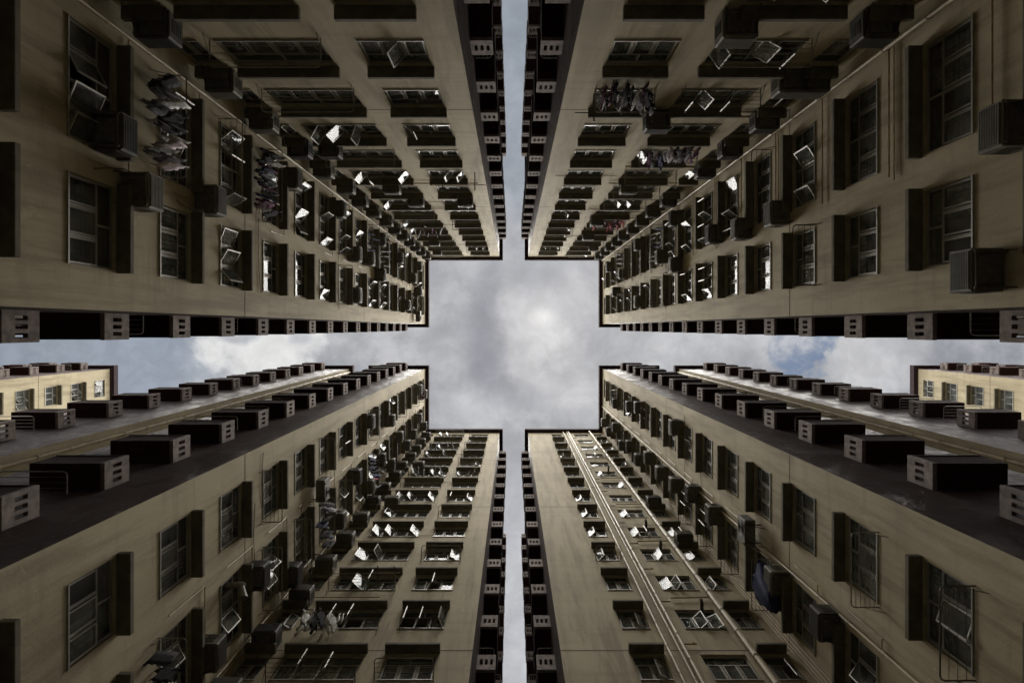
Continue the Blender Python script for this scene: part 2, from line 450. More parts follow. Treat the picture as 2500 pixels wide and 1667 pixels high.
def window(bld, base, face, s0, s1, n, nlow, nup, shade=True, states=None):
    w = s1 - s0; sm = (s0 + s1) / 2; z0 = zaw(n) - WH - 0.02
    p = Vector(face.p(sm, 0, z0)) - base
    bars = rnd.random() < 0.45
    wn = link('window', frame_mesh(w, nlow, nup, bars), bld, p, face.rz)
    link('fixed_light', upper_mesh(w, nup), wn)
    t = 0.045; tr = WH * 0.66; pw = (w - t) / nlow - 0.05
    broad = (1 if sm > 0 else -1) * face.sgn      # most sashes here are hinged on the side nearer the slot
    if states is None:
        states = []
        openy = rnd.random() < 0.42
        for i in range(nlow):
            if openy and rnd.random() < 0.5: a = rnd.choice((1, 1, 1, -1)) * rnd.uniform(22, 62) * broad
            else: a = rnd.choice((0, 0, 0, 0.8, 1.5))
            states.append(a)
    if n >= 13:
        pat = tuple(round(a / 15) * 15 if abs(a) > 5 else 0 for a in states)
        link('sashes', sashes_far_mesh(w, nlow, pat), wn)
    else:
        for i in range(nlow):
            x0 = -w / 2 + w * i / nlow + t * 0.6; a = states[i]
            so = link('sash', sash_mesh(pw, tr - t - 0.03), wn)
            if a >= 0: so.location = (x0, -0.055, t); so.rotation_euler = (0, 0, R(a))
            else: so.location = (x0 + pw, -0.055, t); so.rotation_euler = (0, 0, R(180 + a))
    if rnd.random() < 0.75 and n < 15:
        link('curtain', curtain_mesh(w, rnd.randrange(3)), wn)
    if shade:
        link('sunshade', shade_mesh(w), bld, Vector(face.p(sm, 0, zaw(n))) - base, face.rz)
    return wn

def holed_wall(mb, face, s0, s1, z0, z1, holes, mat, depth=0.49):
    """plane s0..s1 x z0..z1 with rectangular openings and their reveals; holes: {(sa,sb): [n,...]}"""
    cols = sorted(holes)
    def q(sa, sb, za, zb):
        pts = [face.p(sa, 0, za), face.p(sb, 0, za), face.p(sb, 0, zb), face.p(sa, 0, zb)]
        if face.sgn < 0: pass
        if face.kind in 'TR': pass
        mb.quad(*pts, mat)
    cur = s0
    for (sa, sb) in cols:
        q(cur, sa, z0, z1)
        zc_ = z0
        for n in sorted(holes[(sa, sb)]):
            b0 = zaw(n) - WH - 0.02; b1 = b0 + WH
            q(sa, sb, zc_, b0); zc_ = b1
            a = lambda s, o, z: face.p(s, o, z)
            mb.quad(a(sa, 0, b0), a(sb, 0, b0), a(sb, -depth, b0), a(sa, -depth, b0), mat)
            mb.quad(a(sa, 0, b1), a(sb, 0, b1), a(sb, -depth, b1), a(sa, -depth, b1), mat)
            mb.quad(a(sa, 0, b0), a(sa, 0, b1), a(sa, -depth, b1), a(sa, -depth, b0), mat)
            mb.quad(a(sb, 0, b0), a(sb, 0, b1), a(sb, -depth, b1), a(sb, -depth, b0), mat)
        q(sa, sb, zc_, z1)
        cur = sb
    q(cur, s1, z0, z1)

def joints(mb, face, s0, s1):
    for z in (3.4, 17.2, 31.0, 44.8):
        a = face.p(s0, -0.02, z - 0.02); b = face.p(s1, 0.004, z + 0.02)
        mb.box(min(a[0], b[0]), max(a[0], b[0]), min(a[1], b[1]), max(a[1], b[1]), a[2], b[2], M['joint'])

# ------------------------------------------------------------------ balcony boxes in the slots (local x = away from the court, y outwards)
BL_W, BL_D, BL_H = 1.72, 0.60, 0.80
def balcony_meshes(flip):
    key = ('bal', flip)
    if key in _cache: return _cache[key]
    s = -1 if flip else 1
    def bx(mb, x0, x1, *a): mb.box(min(s * x0, s * x1), max(s * x0, s * x1), *a)
    b = MB(); m = M['maroon']; t = 0.08
    bx(b, 0.10, BL_W, 0, BL_D, 0, 0.10, m)
    bx(b, 0.10, BL_W, BL_D - t, BL_D, 0.10, BL_H, m)
    bx(b, BL_W - t, BL_W, 0, BL_D - t, 0.10, BL_H, m)
    bx(b, 0.095, BL_W + .01, BL_D - t - .01, BL_D + 0.015, BL_H, BL_H + 0.04, M['roof'])
    body = b.mesh('balcony')
    c = MB(); m = M['screen']
    # pierced end block: three upright slots
    e = 0.10; ys = [0, 0.10, 0.19, 0.265, 0.355, 0.43, 0.52, BL_D + .012]
    zl, zh = 0.27, 0.57
    bx(c, 0, e, 0, ys[-1], -0.012, zl, m); bx(c, 0, e, 0, ys[-1], zh, BL_H + 0.045, m)
    for i in range(0, 8, 2): bx(c, 0, e, ys[i], ys[i + 1], zl, zh, m)
    scr = c.mesh('pierced_screen')
    d = MB()
    r = 0.018; zz = -0.32; y1 = 0.50
    pts = [(s * 0.62, 0, zz), (s * .62, y1 - .08, zz), (s * .65, y1 - .02, zz), (s * .72, y1, zz), (s * 2.05, y1, zz), (s * 2.12, y1 - .02, zz), (s * 2.15, y1 - .08, zz), (s * 2.15, 0, zz)]
    d.tube(pts, r, M['rack'], 6)
    for k in range(1, 4): d.tube([(s * .62, y1 * k / 4, zz), (s * 2.15, y1 * k / 4, zz)], 0.007, M['rack'], 4)
    rail = d.mesh('drying_rail')
    _cache[key] = (body, scr, rail); return _cache[key]

def balconies(bld, base, face, s_near, direction, rows, rail_p=0.55):
    """direction: sign of world s away from the court"""
    flip = (direction * face.sgn) < 0
    body, scr, rail = balcony_meshes(flip)
    for n in rows:
        zb = (n - 0.04) * ST
        p = Vector(face.p(s_near, 0, zb)) - base
        o = link('balcony', body, bld, p, face.rz)
        link('pierced_screen', scr, o)
        if rnd.random() < rail_p: link('drying_rail', rail, o)

def pipe(bld, base, face, s, o, r, mat, name='downpipe', z0=GZ, z1=H - 0.1, collars=True, step=1.35):
    mb = MB(); a = Vector(face.p(s, o, z0)) - base; b = Vector(face.p(s, o, z1)) - base
    mb.tube([a, b], r, mat, 10)
    if collars:
        z = z0 + rnd.uniform(0, step)
        while z < z1:
            c = Vector(face.p(s, o, z)) - base
            mb.tube([c, c + Vector((0, 0, 0.07))], r * 1.28, mat, 10)
            if r > 0.03:
                d = Vector(face.p(s, 0.0, z + .02)) - base; e = Vector(face.p(s, o, z + .02)) - base
                mb.tube([d, e], 0.012, M['bars'], 5)
            z += step
    me = mb.mesh(name)
    return link(name, me, bld)

def conduit(bld, base, face, pts, r=0.016, mat=None, name='conduit'):
    mb = MB(); mb.tube([Vector(face.p(*q)) - base for q in pts], r, mat or M['conduit'], 6)
    return link(name, mb.mesh(name), bld)

def offset_poly(poly, d):
    """outward offset of a rectilinear polygon"""
    n = len(poly); area = sum(poly[i][0] * poly[(i + 1) % n][1] - poly[(i + 1) % n][0] * poly[i][1] for i in range(n))
    sg = 1 if area > 0 else -1; res = []
    for i in range(n):
        p0, p1, p2 = poly[i - 1], poly[i], poly[(i + 1) % n]
        def nrm(a, b):
            dx, dy = b[0] - a[0], b[1] - a[1]; l = math.hypot(dx, dy); return (dy / l * sg, -dx / l * sg)
        n1, n2 = nrm(p0, p1), nrm(p1, p2)
        res.append((p1[0] + (n1[0] + n2[0]) * d, p1[1] + (n1[1] + n2[1]) * d))
    return res

def prism(mb, poly, z0, z1, mat, base, caps=True, skip=()):
    n = len(poly)
    for i in range(n):
        if i in skip: continue
        a, b = poly[i], poly[(i + 1) % n]
        mb.quad((a[0] - base.x, a[1] - base.y, z0 - base.z), (b[0] - base.x, b[1] - base.y, z0 - base.z),
                (b[0] - base.x, b[1] - base.y, z1 - base.z), (a[0] - base.x, a[1] - base.y, z1 - base.z), mat)
    if caps:
        for z in (z0, z1):
            i = len(mb.v); mb.v += [(p[0] - base.x, p[1] - base.y, z - base.z) for p in poly]
            mb.f.append(tuple(range(i, i + n))); mb.m.append(mb.mi(mat))

def roof(bld, base, poly):
    mb = MB(); prism(mb, offset_poly(poly, 0.30), H, H + 0.55, M['roof'], base)
    ro = link('roof', mb.mesh('roof'), bld)
    mb = MB()   # set-back parapet upstand and a slimmer drip edge below
    prism(mb, offset_poly(poly, 0.17), H - 0.10, H - 0.002, M['roof'], base)
    link('drip_edge', mb.mesh('drip_edge'), ro)

def rebase(mb, base):
    mb.v = [(v[0] - base.x, v[1] - base.y, v[2] - base.z) for v in mb.v]

# ------------------------------------------------------------------ the setting
g = MB()
g.quad((-900, -900, 0), (900, -900, 0), (900, 900, 0), (-900, 900, 0), M['asphalt'])
go = link('ground', g.mesh('ground'), None, (0, 0, GZ)); go['kind'] = 'structure'

# ------------------------------------------------------------------ the four courtyard blocks
ROWS_SIDE = list(range(3, 20)); ROWS_TB = list(range(4, 20)); ROWS_B = list(range(5, 20))
A3 = 3
Q = {
 'upper left': dict(poly=[(XL - D1, SYT), (XL, SYT), (XL, YT), (SXL, YT), (SXL, YT - D1), (XL - D1, YT - D1)],
    side=Face('L', XL), end=Face('T', YT), s_side=(YT, SYT), s_end=(XL, SXL), slot_side=Face('T', SYT), slot_end=Face('L', SXL),
    cols_side=[(-2.75, -1.13, 3, 2, 'inner'), (-5.50, -3.35, 4, 2, 'outer')],
    cols_end=[(-3.46, -1.96, 3, 2, 'inner'), (-6.62, -4.27, 4, 2, 'middle'), (-7.66, -6.98, 2, 1, 'corner')], rows_end=ROWS_TB,
    label='cream tower block with dark maroon roof edge and stacked windows, filling upper left of view'),
 'upper right': dict(poly=[(XR + D1, SYT), (XR, SYT), (XR, YT), (SXR, YT), (SXR, YT - D1), (XR + D1, YT - D1)],
    side=Face('R', XR), end=Face('T', YT), s_side=(YT, SYT), s_end=(SXR, XR), slot_side=Face('T', SYT), slot_end=Face('R', SXR),
    cols_side=[(-2.68, -1.18, 3, 2, 'inner'), (-5.50, -3.40, 4, 2, 'outer')],
    cols_end=[(2.25, 3.73, 3, 2, 'inner'), (4.58, 6.55, 4, 2, 'middle'), (7.15, 7.86, 2, 1, 'corner')], rows_end=ROWS_TB,
    label='cream tower block with dense drying racks and diagonal corner pipe, filling upper right of view'),
 'lower left': dict(poly=[(XL - D1, SYB), (XL, SYB), (XL, YB), (SXL, YB), (SXL, YB + D1), (XL - D1, YB + D1)],
    side=Face('L', XL), end=Face('B', YB), s_side=(SYB, YB), s_end=(XL, SXL), slot_side=Face('B', SYB), slot_end=Face('L', SXL),
    cols_side=[(4.50, 6.00, 3, 2, 'inner'), (6.88, 8.75, 4, 2, 'outer')],
    cols_end=[(-3.62, -2.15, 3, 2, 'inner'), (-6.52, -4.24, 4, 2, 'middle'), (-7.68, -6.90, 2, 1, 'corner')], rows_end=ROWS_B,
    label='cream tower block with broad brown side wall and balcony boxes, filling lower left of view'),
 'lower right': dict(poly=[(XR + D1, SYB), (XR, SYB), (XR, YB), (SXR, YB), (SXR, YB + D1), (XR + D1, YB + D1)],
    side=Face('R', XR), end=Face('B', YB), s_side=(SYB, YB), s_end=(SXR, XR), slot_side=Face('B', SYB), slot_end=Face('R', SXR),
    cols_side=[(4.55, 6.10, 3, 2, 'inner'), (7.25, 8.75, 3, 2, 'outer')],
    cols_end=[(3.42, 4.32, 2, 1, 'inner'), (5.40, 6.70, 3, 1, 'middle'), (7.12, 7.86, 2, 1, 'corner')], rows_end=ROWS_B,
    label='cream tower block with long cream downpipes beside its windows, filling lower right of view'),
}
# open sashes read from the photograph: (block, wall, column, row) -> angles, one per sash (local x order)
O = {}
def op(b, wl, c, n, *a): O[(b, wl, c, n)] = list(a)
op('upper left', 'top', 'inner', 5, 0, -48, 0); op('upper left', 'top', 'inner', 6, 0, 0, 1)
op('upper left', 'top', 'inner', 7, 40, 0, 0); op('upper left', 'top', 'inner', 8, 0, 0, 0)
op('upper left', 'top', 'inner', 9, 0, -50, -50); op('upper left', 'top', 'inner', 10, 0, 0, 0)
op('upper left', 'top', 'middle', 7, -60, -45, -70, 0); op('upper left', 'top', 'middle', 8, 0, 0, 0, 0)
op('upper left', 'top', 'middle', 9, -50, 65, 0, -50); op('upper left', 'top', 'middle', 11, -50, 0, 0, 0)
op('upper left', 'top', 'middle', 13, -50, 0, 60, 0)
op('upper left', 'left', 'inner', 4, 0, 0, 0); op('upper left', 'left', 'inner', 5, 0, 0, 0); op('upper left', 'left', 'inner', 6, -40, 30, 20)
op('upper left', 'left', 'inner', 7, 0, 0, 0); op('upper left', 'left', 'inner', 8, 0, 0, 0); op('upper left', 'left', 'inner', 9, 28, 0, 0)
op('upper left', 'left', 'inner', 12, 40, 0, 50); op('upper left', 'left', 'inner', 13, 50, -50, 50)
op('upper left', 'left', 'outer', 6, 60, 0, -50, 50); op('upper left', 'left', 'outer', 9, 50, 0, 60, 0); op('upper left', 'left', 'outer', 10, 55, 50, 0, 50)
op('upper right', 'top', 'inner', 5, 0, 0, 0); op('upper right', 'top', 'inner', 6, 60, 60, 0); op('upper right', 'top', 'inner', 7, 0, 0, 0)
op('upper right', 'top', 'inner', 8, 0, 0, 0); op('upper right', 'top', 'inner', 9, 0, 0, 0); op('upper right', 'top', 'inner', 10, 0, 0, 0)
op('upper right', 'top', 'middle', 6, -60, 45, -60, 0); op('upper right', 'top', 'middle', 7, 0, 0, 0, 0); op('upper right', 'top', 'middle', 11, 0, 45, 45, 0)
op('upper right', 'top', 'corner', 9, 45, -60)
op('upper right', 'left', 'x', 0)
op('upper right', 'right', 'outer', 4, 0, 0, 0, 0); op('upper right', 'right', 'outer', 5, 0, 0, 0, 0); op('upper right', 'right', 'outer', 6, 0, -32, 0, -32)
op('upper right', 'right', 'inner', 4, 0, 0, 0); op('upper right', 'right', 'inner', 5, 0, 0, 0); op('upper right', 'right', 'inner', 6, 0, 0, 0)
op('upper right', 'right', 'inner', 7, 0, 0, 0); op('upper right', 'right', 'inner', 8, 0, 0, 0); op('upper right', 'right', 'inner', 9, 60, 60, -30)
op('upper right', 'right', 'inner', 10, 60, 0, -45); op('upper right', 'right', 'inner', 12, 0, 0, 0); op('upper right', 'right', 'outer', 9, 60, -60, 60, -60)
op('upper right', 'right', 'outer', 10, 0, -45, 0, -45)
op('lower left', 'bottom', 'inner', 6, 0, 0, 0); op('lower left', 'bottom', 'inner', 7, 70, -65, -68); op('lower left', 'bottom', 'inner', 8, 0, -60, -5)
op('lower left', 'bottom', 'inner', 9, 30, 0, 0); op('lower left', 'bottom', 'inner', 10, 0, 0, 0); op('lower left', 'bottom', 'inner', 11, 0, 0, 0)
op('lower left', 'bottom', 'inner', 12, 45, 0, -60); op('lower left', 'bottom', 'inner', 13, 0, 0, 0)
op('lower left', 'bottom', 'middle', 6, 0, -50, -70, 0); op('lower left', 'bottom', 'middle', 7, 0, -70, -70, 0); op('lower left', 'bottom', 'middle', 8, 0, -70, 45, 0)
op('lower left', 'bottom', 'middle', 9, 0, 0, 65, 35); op('lower left', 'bottom', 'middle', 10, 45, 0, 45, 45)
op('lower left', 'bottom', 'middle', 11, 0, 0, 0, 40); op('lower left', 'bottom', 'middle', 12, 50, 0, 50, 50)
op('lower left', 'left', 'inner', 4, 0, 0, 0); op('lower left', 'left', 'inner', 5, 0, 0, 0); op('lower left', 'left', 'inner', 6, 0, 0, 0)
op('lower left', 'left', 'inner', 7, 0, 0, 0); op('lower left', 'left', 'inner', 8, 0, 0, 0)
op('lower left', 'left', 'outer', 8, 70, 0, 0, 0); op('lower left', 'left', 'outer', 10, -45, 0, -45, 0); op('lower left', 'left', 'outer', 11, -45, 0, 0, 0)
for n, a in ((6, 0), (7, 0), (8, 0), (9, -45), (10, -45), (11, -45), (12, -35), (13, 0), (16, -45)):
    op('lower right', 'bottom', 'inner', n, 0 if n > 7 else 30, a)
for n, a in ((10, -45), (11, -40), (14, -40)): op('lower right', 'bottom', 'middle', n, 0, 60 if n == 10 else 0, a)
op('lower right', 'bottom', 'corner', 10, 60, -45); op('lower right', 'bottom', 'corner', 9, 0, -40)
op('lower right', 'right', 'inner', 4, 0, 18, 0); op('lower right', 'right', 'inner', 5, 0, 0, 0); op('lower right', 'right', 'inner', 6, 0, 0, 0)
op('lower right', 'right', 'inner', 7, 0, 0, 0); op('lower right', 'right', 'inner', 8, 0, 0, 0); op('lower right', 'right', 'inner', 9, 0, 0, 0)
op('lower right', 'right', 'inner', 10, 0, -20, 0)
op('lower right', 'right', 'outer', 4, 0, 50, 0); op('lower right', 'right', 'outer', 9, 45, -60, 0); op('lower right', 'right', 'outer', 10, 45, -60, 0)

BLD = {}
for qn, q in Q.items():
    poly = q['poly']; base = Vector((sum(p[0] for p in poly) / 6, sum(p[1] for p in poly) / 6, GZ))
    bld = empty('apartment_block', base); tag(bld, q['label'], 'apartment block', 'tower blocks around the courtyard')
    BLD[qn] = (bld, base)
    hs = {}
    for (a, b, nl, nu, c) in q['cols_side']: hs[(a, b)] = ROWS_SIDE
    he = {}
    for (a, b, nl, nu, c) in q['cols_end']: he[(a, b)] = q['rows_end']
    mb = MB()
    holed_wall(mb, q['side'], *q['s_side'], GZ, H, hs, M['cream'])
    holed_wall(mb, q['end'], *q['s_end'], GZ, H, he, M['cream'])
    joints(mb, q['side'], *q['s_side']); joints(mb, q['end'], *q['s_end'])
    rebase(mb, base)
    # rear walls away from the court
    prism(mb, poly, GZ, H, M['cream'], base, caps=False, skip=(0, 1, 2, 3))
    link('wall', mb.mesh('wall'), bld)
    # brown side walls in the slots
    sx = poly[0][0]; mb = MB()
    f1 = q['slot_side']; f2 = q['slot_end']
    mb.quad(f1.p(sx, 0, GZ), f1.p(poly[1][0], 0, GZ), f1.p(poly[1][0], 0, H), f1.p(sx, 0, H), M['brown'])
    joints(mb, f1, sx, poly[1][0])
    rebase(mb, base); link('side_wall', mb.mesh('side_wall'), bld)
    mb = MB(); ya, yb = poly[3][1], poly[4][1]
    mb.quad(f2.p(ya, 0, GZ), f2.p(yb, 0, GZ), f2.p(yb, 0, H), f2.p(ya, 0, H), M['brown'])
    joints(mb, f2, ya, yb)
    rebase(mb, base); link('side_wall', mb.mesh('side_wall'), bld)
    roof(bld, base, poly)
    wl_side = 'left' if 'left' in qn else 'right'; wl_end = 'top' if 'upper' in qn else 'bottom'
    for (a, b, nl, nu, c) in q['cols_side']:
        for n in ROWS_SIDE: window(bld, base, q['side'], a, b, n, nl, nu, n < 19, O.get((qn, wl_side, c, n)))
    for (a, b, nl, nu, c) in q['cols_end']:
        for n in q['rows_end']:
            window(bld, base, q['end'], a, b, n, nl, nu, n < 19 and not (qn == 'lower right' and c == 'middle'), O.get((qn, wl_end, c, n)))
    # balcony boxes
    dirx = -1 if 'left' in qn else 1; diry = -1 if 'upper' in qn else 1
    balconies(bld, base, f1, poly[1][0] + dirx * 1.45, dirx, range(3, 20))
    balconies(bld, base, f2, poly[3][1] + diry * 1.47, diry, range(5, 20))

def wall_of(qn, wl): return Q[qn]['side'] if wl in ('left', 'right') else Q[qn]['end']

# ------------------------------------------------------------------ second row of blocks beyond, and the far courts
def outer_block(label, poly, faces, extra=None, cream_ends=()):
    base = Vector((sum(p[0] for p in poly) / len(poly), sum(p[1] for p in poly) / len(poly), GZ))
    bld = empty('apartment_block', base); tag(bld, label, 'apartment block', 'tower blocks beyond the courtyard')
    mb = MB(); prism(mb, poly, GZ, H, M['cream'], base, caps=False, skip=[i for i, _, _, _, _ in faces] + list(cream_ends))
    link('wall', mb.mesh('wall'), bld)
    for (i, face, s_near, d, rows) in faces:
        a, b = poly[i], poly[(i + 1) % len(poly)]
        mb = MB(); mb.quad((a[0], a[1], GZ), (b[0], b[1], GZ), (b[0], b[1], H), (a[0], a[1], H), M['brown'])
        k = 0 if face.kind in 'TB' else 1
        joints(mb, face, min(a[k], b[k]), max(a[k], b[k]))
        rebase(mb, base); link('side_wall', mb.mesh('side_wall'), bld)
        balconies(bld, base, face, s_near, d, rows)
    roof(bld, base, poly)
    return bld, base

for sx, side in ((-1, 'left'), (1, 'right')):
    X = XL if sx < 0 else XR
    x0, x1 = X + sx * D2a, X + sx * D2b
    b, base = outer_block(f'second brown sided tower along the {side} gap, lower row, with pipes on its end wall',
        [(x0, SYB), (x1, SYB), (x1, YB + 2), (x0, YB + 2)], [(0, Face('B', SYB), X + sx * 8.75, sx, range(6, 20))])
    fe = Face('R' if sx < 0 else 'L', x0)
    fe = Face('L', x0) if sx < 0 else Face('R', x0)
    for k, s in enumerate((3.95, 4.25, 4.42, 4.9)):
        pipe(b, base, fe, s, 0.09, 0.045 if k % 2 else 0.06, M['pipe'])
    outer_block(f'second tower along the {side} gap, upper row, almost hidden behind the first',
        [(x0, SYT), (x1, SYT), (x1, YT - D1), (x0, YT - D1)], [(0, Face('T', SYT), X + sx * 8.75, sx, range(6, 20))])
    # recessed link wall closing the gap
    for yy, yo, nm in ((5.4, YB, 'lower'), (SYT - 1.8, YT, 'upper')):
        mb = MB(); xa, xb = sorted((X + sx * D1, x0))
        ya, yb = (yy, yy + 0.3) if nm == 'lower' else (yy - 0.3, yy)
        mb.box(xa, xb, ya, yb, GZ, H, M['grey'])
        for n in range(3, 20):
            zz = n * ST; o = -0.04 if nm == 'lower' else 0.04
            mb.box(xa, xb, min(ya, ya + o) if nm == 'lower' else yb, ya if nm == 'lower' else yb + o, zz, zz + 0.10, M['shade'])
        lw = link('link_wall', mb.mesh('link_wall')); tag(lw, f'grey recessed wall closing the narrow gap between {side} {nm} towers', 'wall')
    # far court wall (yellow face)
    xf = X + sx * 28.2; xe = xf + sx * 7
    poly = [(xf, SYB), (xe, SYB), (xe, YB + 4), (xf, YB + 4)]
    b, base = outer_block(f'pale yellow tower far off at the {side} edge with one column of windows',
        poly, [(0, Face('B', SYB), xf + sx * 1.45, sx, range(10, 20))], cream_ends=(3,))
    ff = Face('L', xf) if sx < 0 else Face('R', xf)
    holes = {(4.60, 6.05): list(range(11, 20)), (7.2, 9.0): list(range(11, 20))}
    mb = MB(); holed_wall(mb, ff, SYB, YB + 4, GZ, H, holes, M['cream']); joints(mb, ff, SYB, YB + 4); rebase(mb, base)
    link('wall', mb.mesh('wall'), b)
    for (a, c) in holes:
        for n in range(11, 20): window(b, base, ff, a, c, n, 3, 2, n < 19)
    # second row of balcony boxes further along on the far tower
    balconies(b, base, Face('B', SYB), xf + sx * 4.2, sx, range(10, 20))

for sy, side in ((-1, 'upper'), (1, 'lower')):
    Y = YT if sy < 0 else YB
    y0, y1 = Y + sy * D2a, Y + sy * D2b
    for sx, hs in ((-1, 'left'), (1, 'right')):
        xs = SXL if sx < 0 else SXR
        xo = xs + sx * 9
        poly = [(xs, y0), (xs, y1), (xo, y1), (xo, y0)]
        outer_block(f'second brown tower seen edge on in the {side} gap, {hs} hand side',
            poly, [(0, Face('L' if sx < 0 else 'R', xs), Y + sy * 8.75, sy, range(8, 20))])

# ------------------------------------------------------------------ pipes and conduits on the court walls
b, base = BLD['lower right']; f = Q['lower right']['end']
for s, o, r in ((4.52, 0.10, 0.042), (4.84, 0.10, 0.030), (4.99, 0.12, 0.048), (6.86, 0.16, 0.062), (6.99, 0.08, 0.026)):
    pipe(b, base, f, s, o, r, M['pipe'])
for n in range(5, 19):   # short branch pipes and taps beside the middle windows
    z = zaw(n) + 0.35
    conduit(b, base, f, [(5.0, 0.10, z), (5.35 + rnd.uniform(0, .1), 0.10, z), (5.36, 0.10, z + 0.12)], 0.022, M['conduit'], 'branch_pipe')
    if n % 2: conduit(b, base, f, [(5.45, 0.08, z + .3), (6.78, 0.09, z + .34)], 0.026, M['pipe'], 'branch_pipe')
f = Q['lower right']['side']
pipe(b, base, f, 7.02, 0.07, 0.032, M['pipe']); 
for s in (8.92, 9.05, 9.18, 9.29): pipe(b, base, f, s, 0.04, 0.014, M['pipe'], collars=False)
for n in range(4, 18):
    z = zaw(n); conduit(b, base, f, [(7.02, 0.06, z - 1.5), (6.75, 0.05, z - 1.5), (6.75, 0.05, z - .2)], 0.015)
    if rnd.random() < 0.6: conduit(b, base, f, [(8.9, 0.05, z + .5), (7.1, 0.05, z + .5)], 0.018, M['pipe'])
b, base = BLD['lower left']; f = Q['lower left']['side']
pipe(b, base, f, 9.12, 0.07, 0.035, M['pipe']); pipe(b, base, f, 9.27, 0.05, 0.018, M['pipe'], collars=False)
for n in range(5, 18):
    z = zaw(n)
    if rnd.random() < 0.7: conduit(b, base, f, [(9.1, 0.05, z + .55), (6.5, 0.05, z + .55), (6.5, 0.05, z - 1.0)], 0.016)
f = Q['lower left']['end']
for n in (7, 9, 13, 15): conduit(b, base, f, [(-7.7, 0.06, zaw(n) + .75), (rnd.uniform(-6, -4), 0.06, zaw(n) + .75)], 0.02)
b, base = BLD['upper left']; f = Q['upper left']['side']
pipe(b, base, f, -5.86, 0.06, 0.032, M['pipe'])
for n in range(4, 18):
    z = zaw(n)
    if rnd.random() < 0.7: conduit(b, base, f, [(-5.8, 0.05, z + .3), (-3.1, 0.05, z + .3), (-3.1, .05, z - .8)], 0.015)
f = Q['upper left']['end']
for n, e in ((6, -4.6), (8, -4.4), (9, -1.5), (11, -3.0)): conduit(b, base, f, [(-7.7, 0.07, zaw(n) + .55), (e, 0.07, zaw(n) + .55)], 0.026)
b, base = BLD['upper right']; f = Q['upper right']['side']
pipe(b, base, f, -5.96, 0.10, 0.040, M['pipe'])
for n in range(4, 18):
    z = zaw(n); conduit(b, base, f, [(-5.96, 0.06, z - 1.75), (-3.2, 0.06, z - 1.75)], 0.018)
    if n % 2: conduit(b, base, f, [(-5.9, 0.05, z - 1.9), (-3.1, 0.05, z - 1.9)], 0.014)
f = Q['upper right']['end']
for n, e in ((6, 4.5), (8, 4.4), (9, 4.2), (11, 4.0), (12, 4.4)): conduit(b, base, f, [(7.9, 0.07, zaw(n) + .55), (e, 0.07, zaw(n) + .55)], 0.028)

# slack cables stapled along the walls
for qn, q in Q.items():
    b, base = BLD[qn]
    for f, (sa, sb), rows in ((q['side'], q['s_side'], (4, 16)), (q['end'], q['s_end'], (5, 17))):
        for k in range(3):
            n = rnd.uniform(rows[0] + 2, rows[1]); L_ = rnd.uniform(1.2, 3.2); s0 = rnd.uniform(sa + .2, max(sa + .3, sb - L_ - .2)); z = zaw(n) + rnd.uniform(.3, .9)
            sag = rnd.uniform(.05, .35); pts = []
            for j in range(9):
                t = j / 8; pts.append((s0 + L_ * t, 0.03, z - sag * 4 * t * (1 - t)))
            conduit(b, base, f, pts, 0.010, M['bars'], 'cable')
# ------------------------------------------------------------------ air conditioners
def ac_meshes(dark):
    key = ('ac', dark)
    if key in _cache: return _cache[key]
    m = M['ac_dark'] if dark else M['ac']
    b = MB(); w, h, d = 0.72, 0.50, 0.56
    b.box(-w / 2, w / 2, 0.02, d, 0, h, m); body = beveled(b.mesh('casing'), 0.018)
    b = MB()   # outward grille: rim, fins, condenser hollow
    b.box(-w / 2 + .04, w / 2 - .04, d + .001, d + .012, .04, h - .04, M['grille'])
    for k in range(9):
        z = 0.06 + k * (h - .12) / 8
        b.box(-w / 2 + .05, w / 2 - .05, d + .013, d + .022, z - .007, z + .007, m)
    for sx in (-1, 1):   # side louvres
        for k in range(5):
            z = .12 + k * .07
            b.box(*sorted((sx * (w / 2 + .001), sx * (w / 2 + .012))), .16, .42, z, z + .025, M['grille'])
    b.box(-w * .3, w * .3, .1, .5, -.012, -.001, M['grille'])
    gr = b.mesh('grille')
    b = MB()
    for sx in (-.3, .3):
        b.box(sx - .018, sx + .018, 0, .55, -.055, -.02, M['bars'])
        b.tube([(sx, .01, -.24), (sx, .45, -.045)], .014, M['bars'], 5)
    b.box(-.33, .33, .49, .53, -.056, -.019, M['bars'])
    br = b.mesh('bracket')
    _cache[key] = (body, gr, br); return _cache[key]
def storey(n): return ORD[max(0, 20 - n)]
TONES = {0: 'grey', 1: 'dark'}
ac_seen = set()
def ac(qn, wl, col, n, s, dz=0.14, dark=None, bracket=True, kind='box'):
    if (qn, wl, col, n) in ac_seen: return
    ac_seen.add((qn, wl, col, n))
    face = wall_of(qn, wl); dark = rnd.random() < 0.35 if dark is None else dark
    z = zaw(n) + dz
    root = empty('air_conditioner', face.p(s, 0.0 if dz < 0.12 else 0.0, z), face.rz)
    tag(root, f'{TONES[int(dark)]} {kind} air conditioner, {qn} block, {wl} wall, {col} window column, {storey(n)} storey below roof',
        'air conditioner', 'air conditioners on the courtyard walls')
    body, gr, br = ac_meshes(dark)
    link('casing', body, root); link('grille', gr, root)
    if bracket: link('bracket', br, root)
    if rnd.random() < 0.35:
        mb = MB(); sx = rnd.choice((-1, 1))
        mb.tube([(sx * .3, .3, 0), (sx * .34, .25, -.25), (sx * .3, .08, -.5), (sx * .2, .03, -.8)], .012, M['ac'], 5)
        link('drain_hose', mb.mesh('drain_hose'), root)
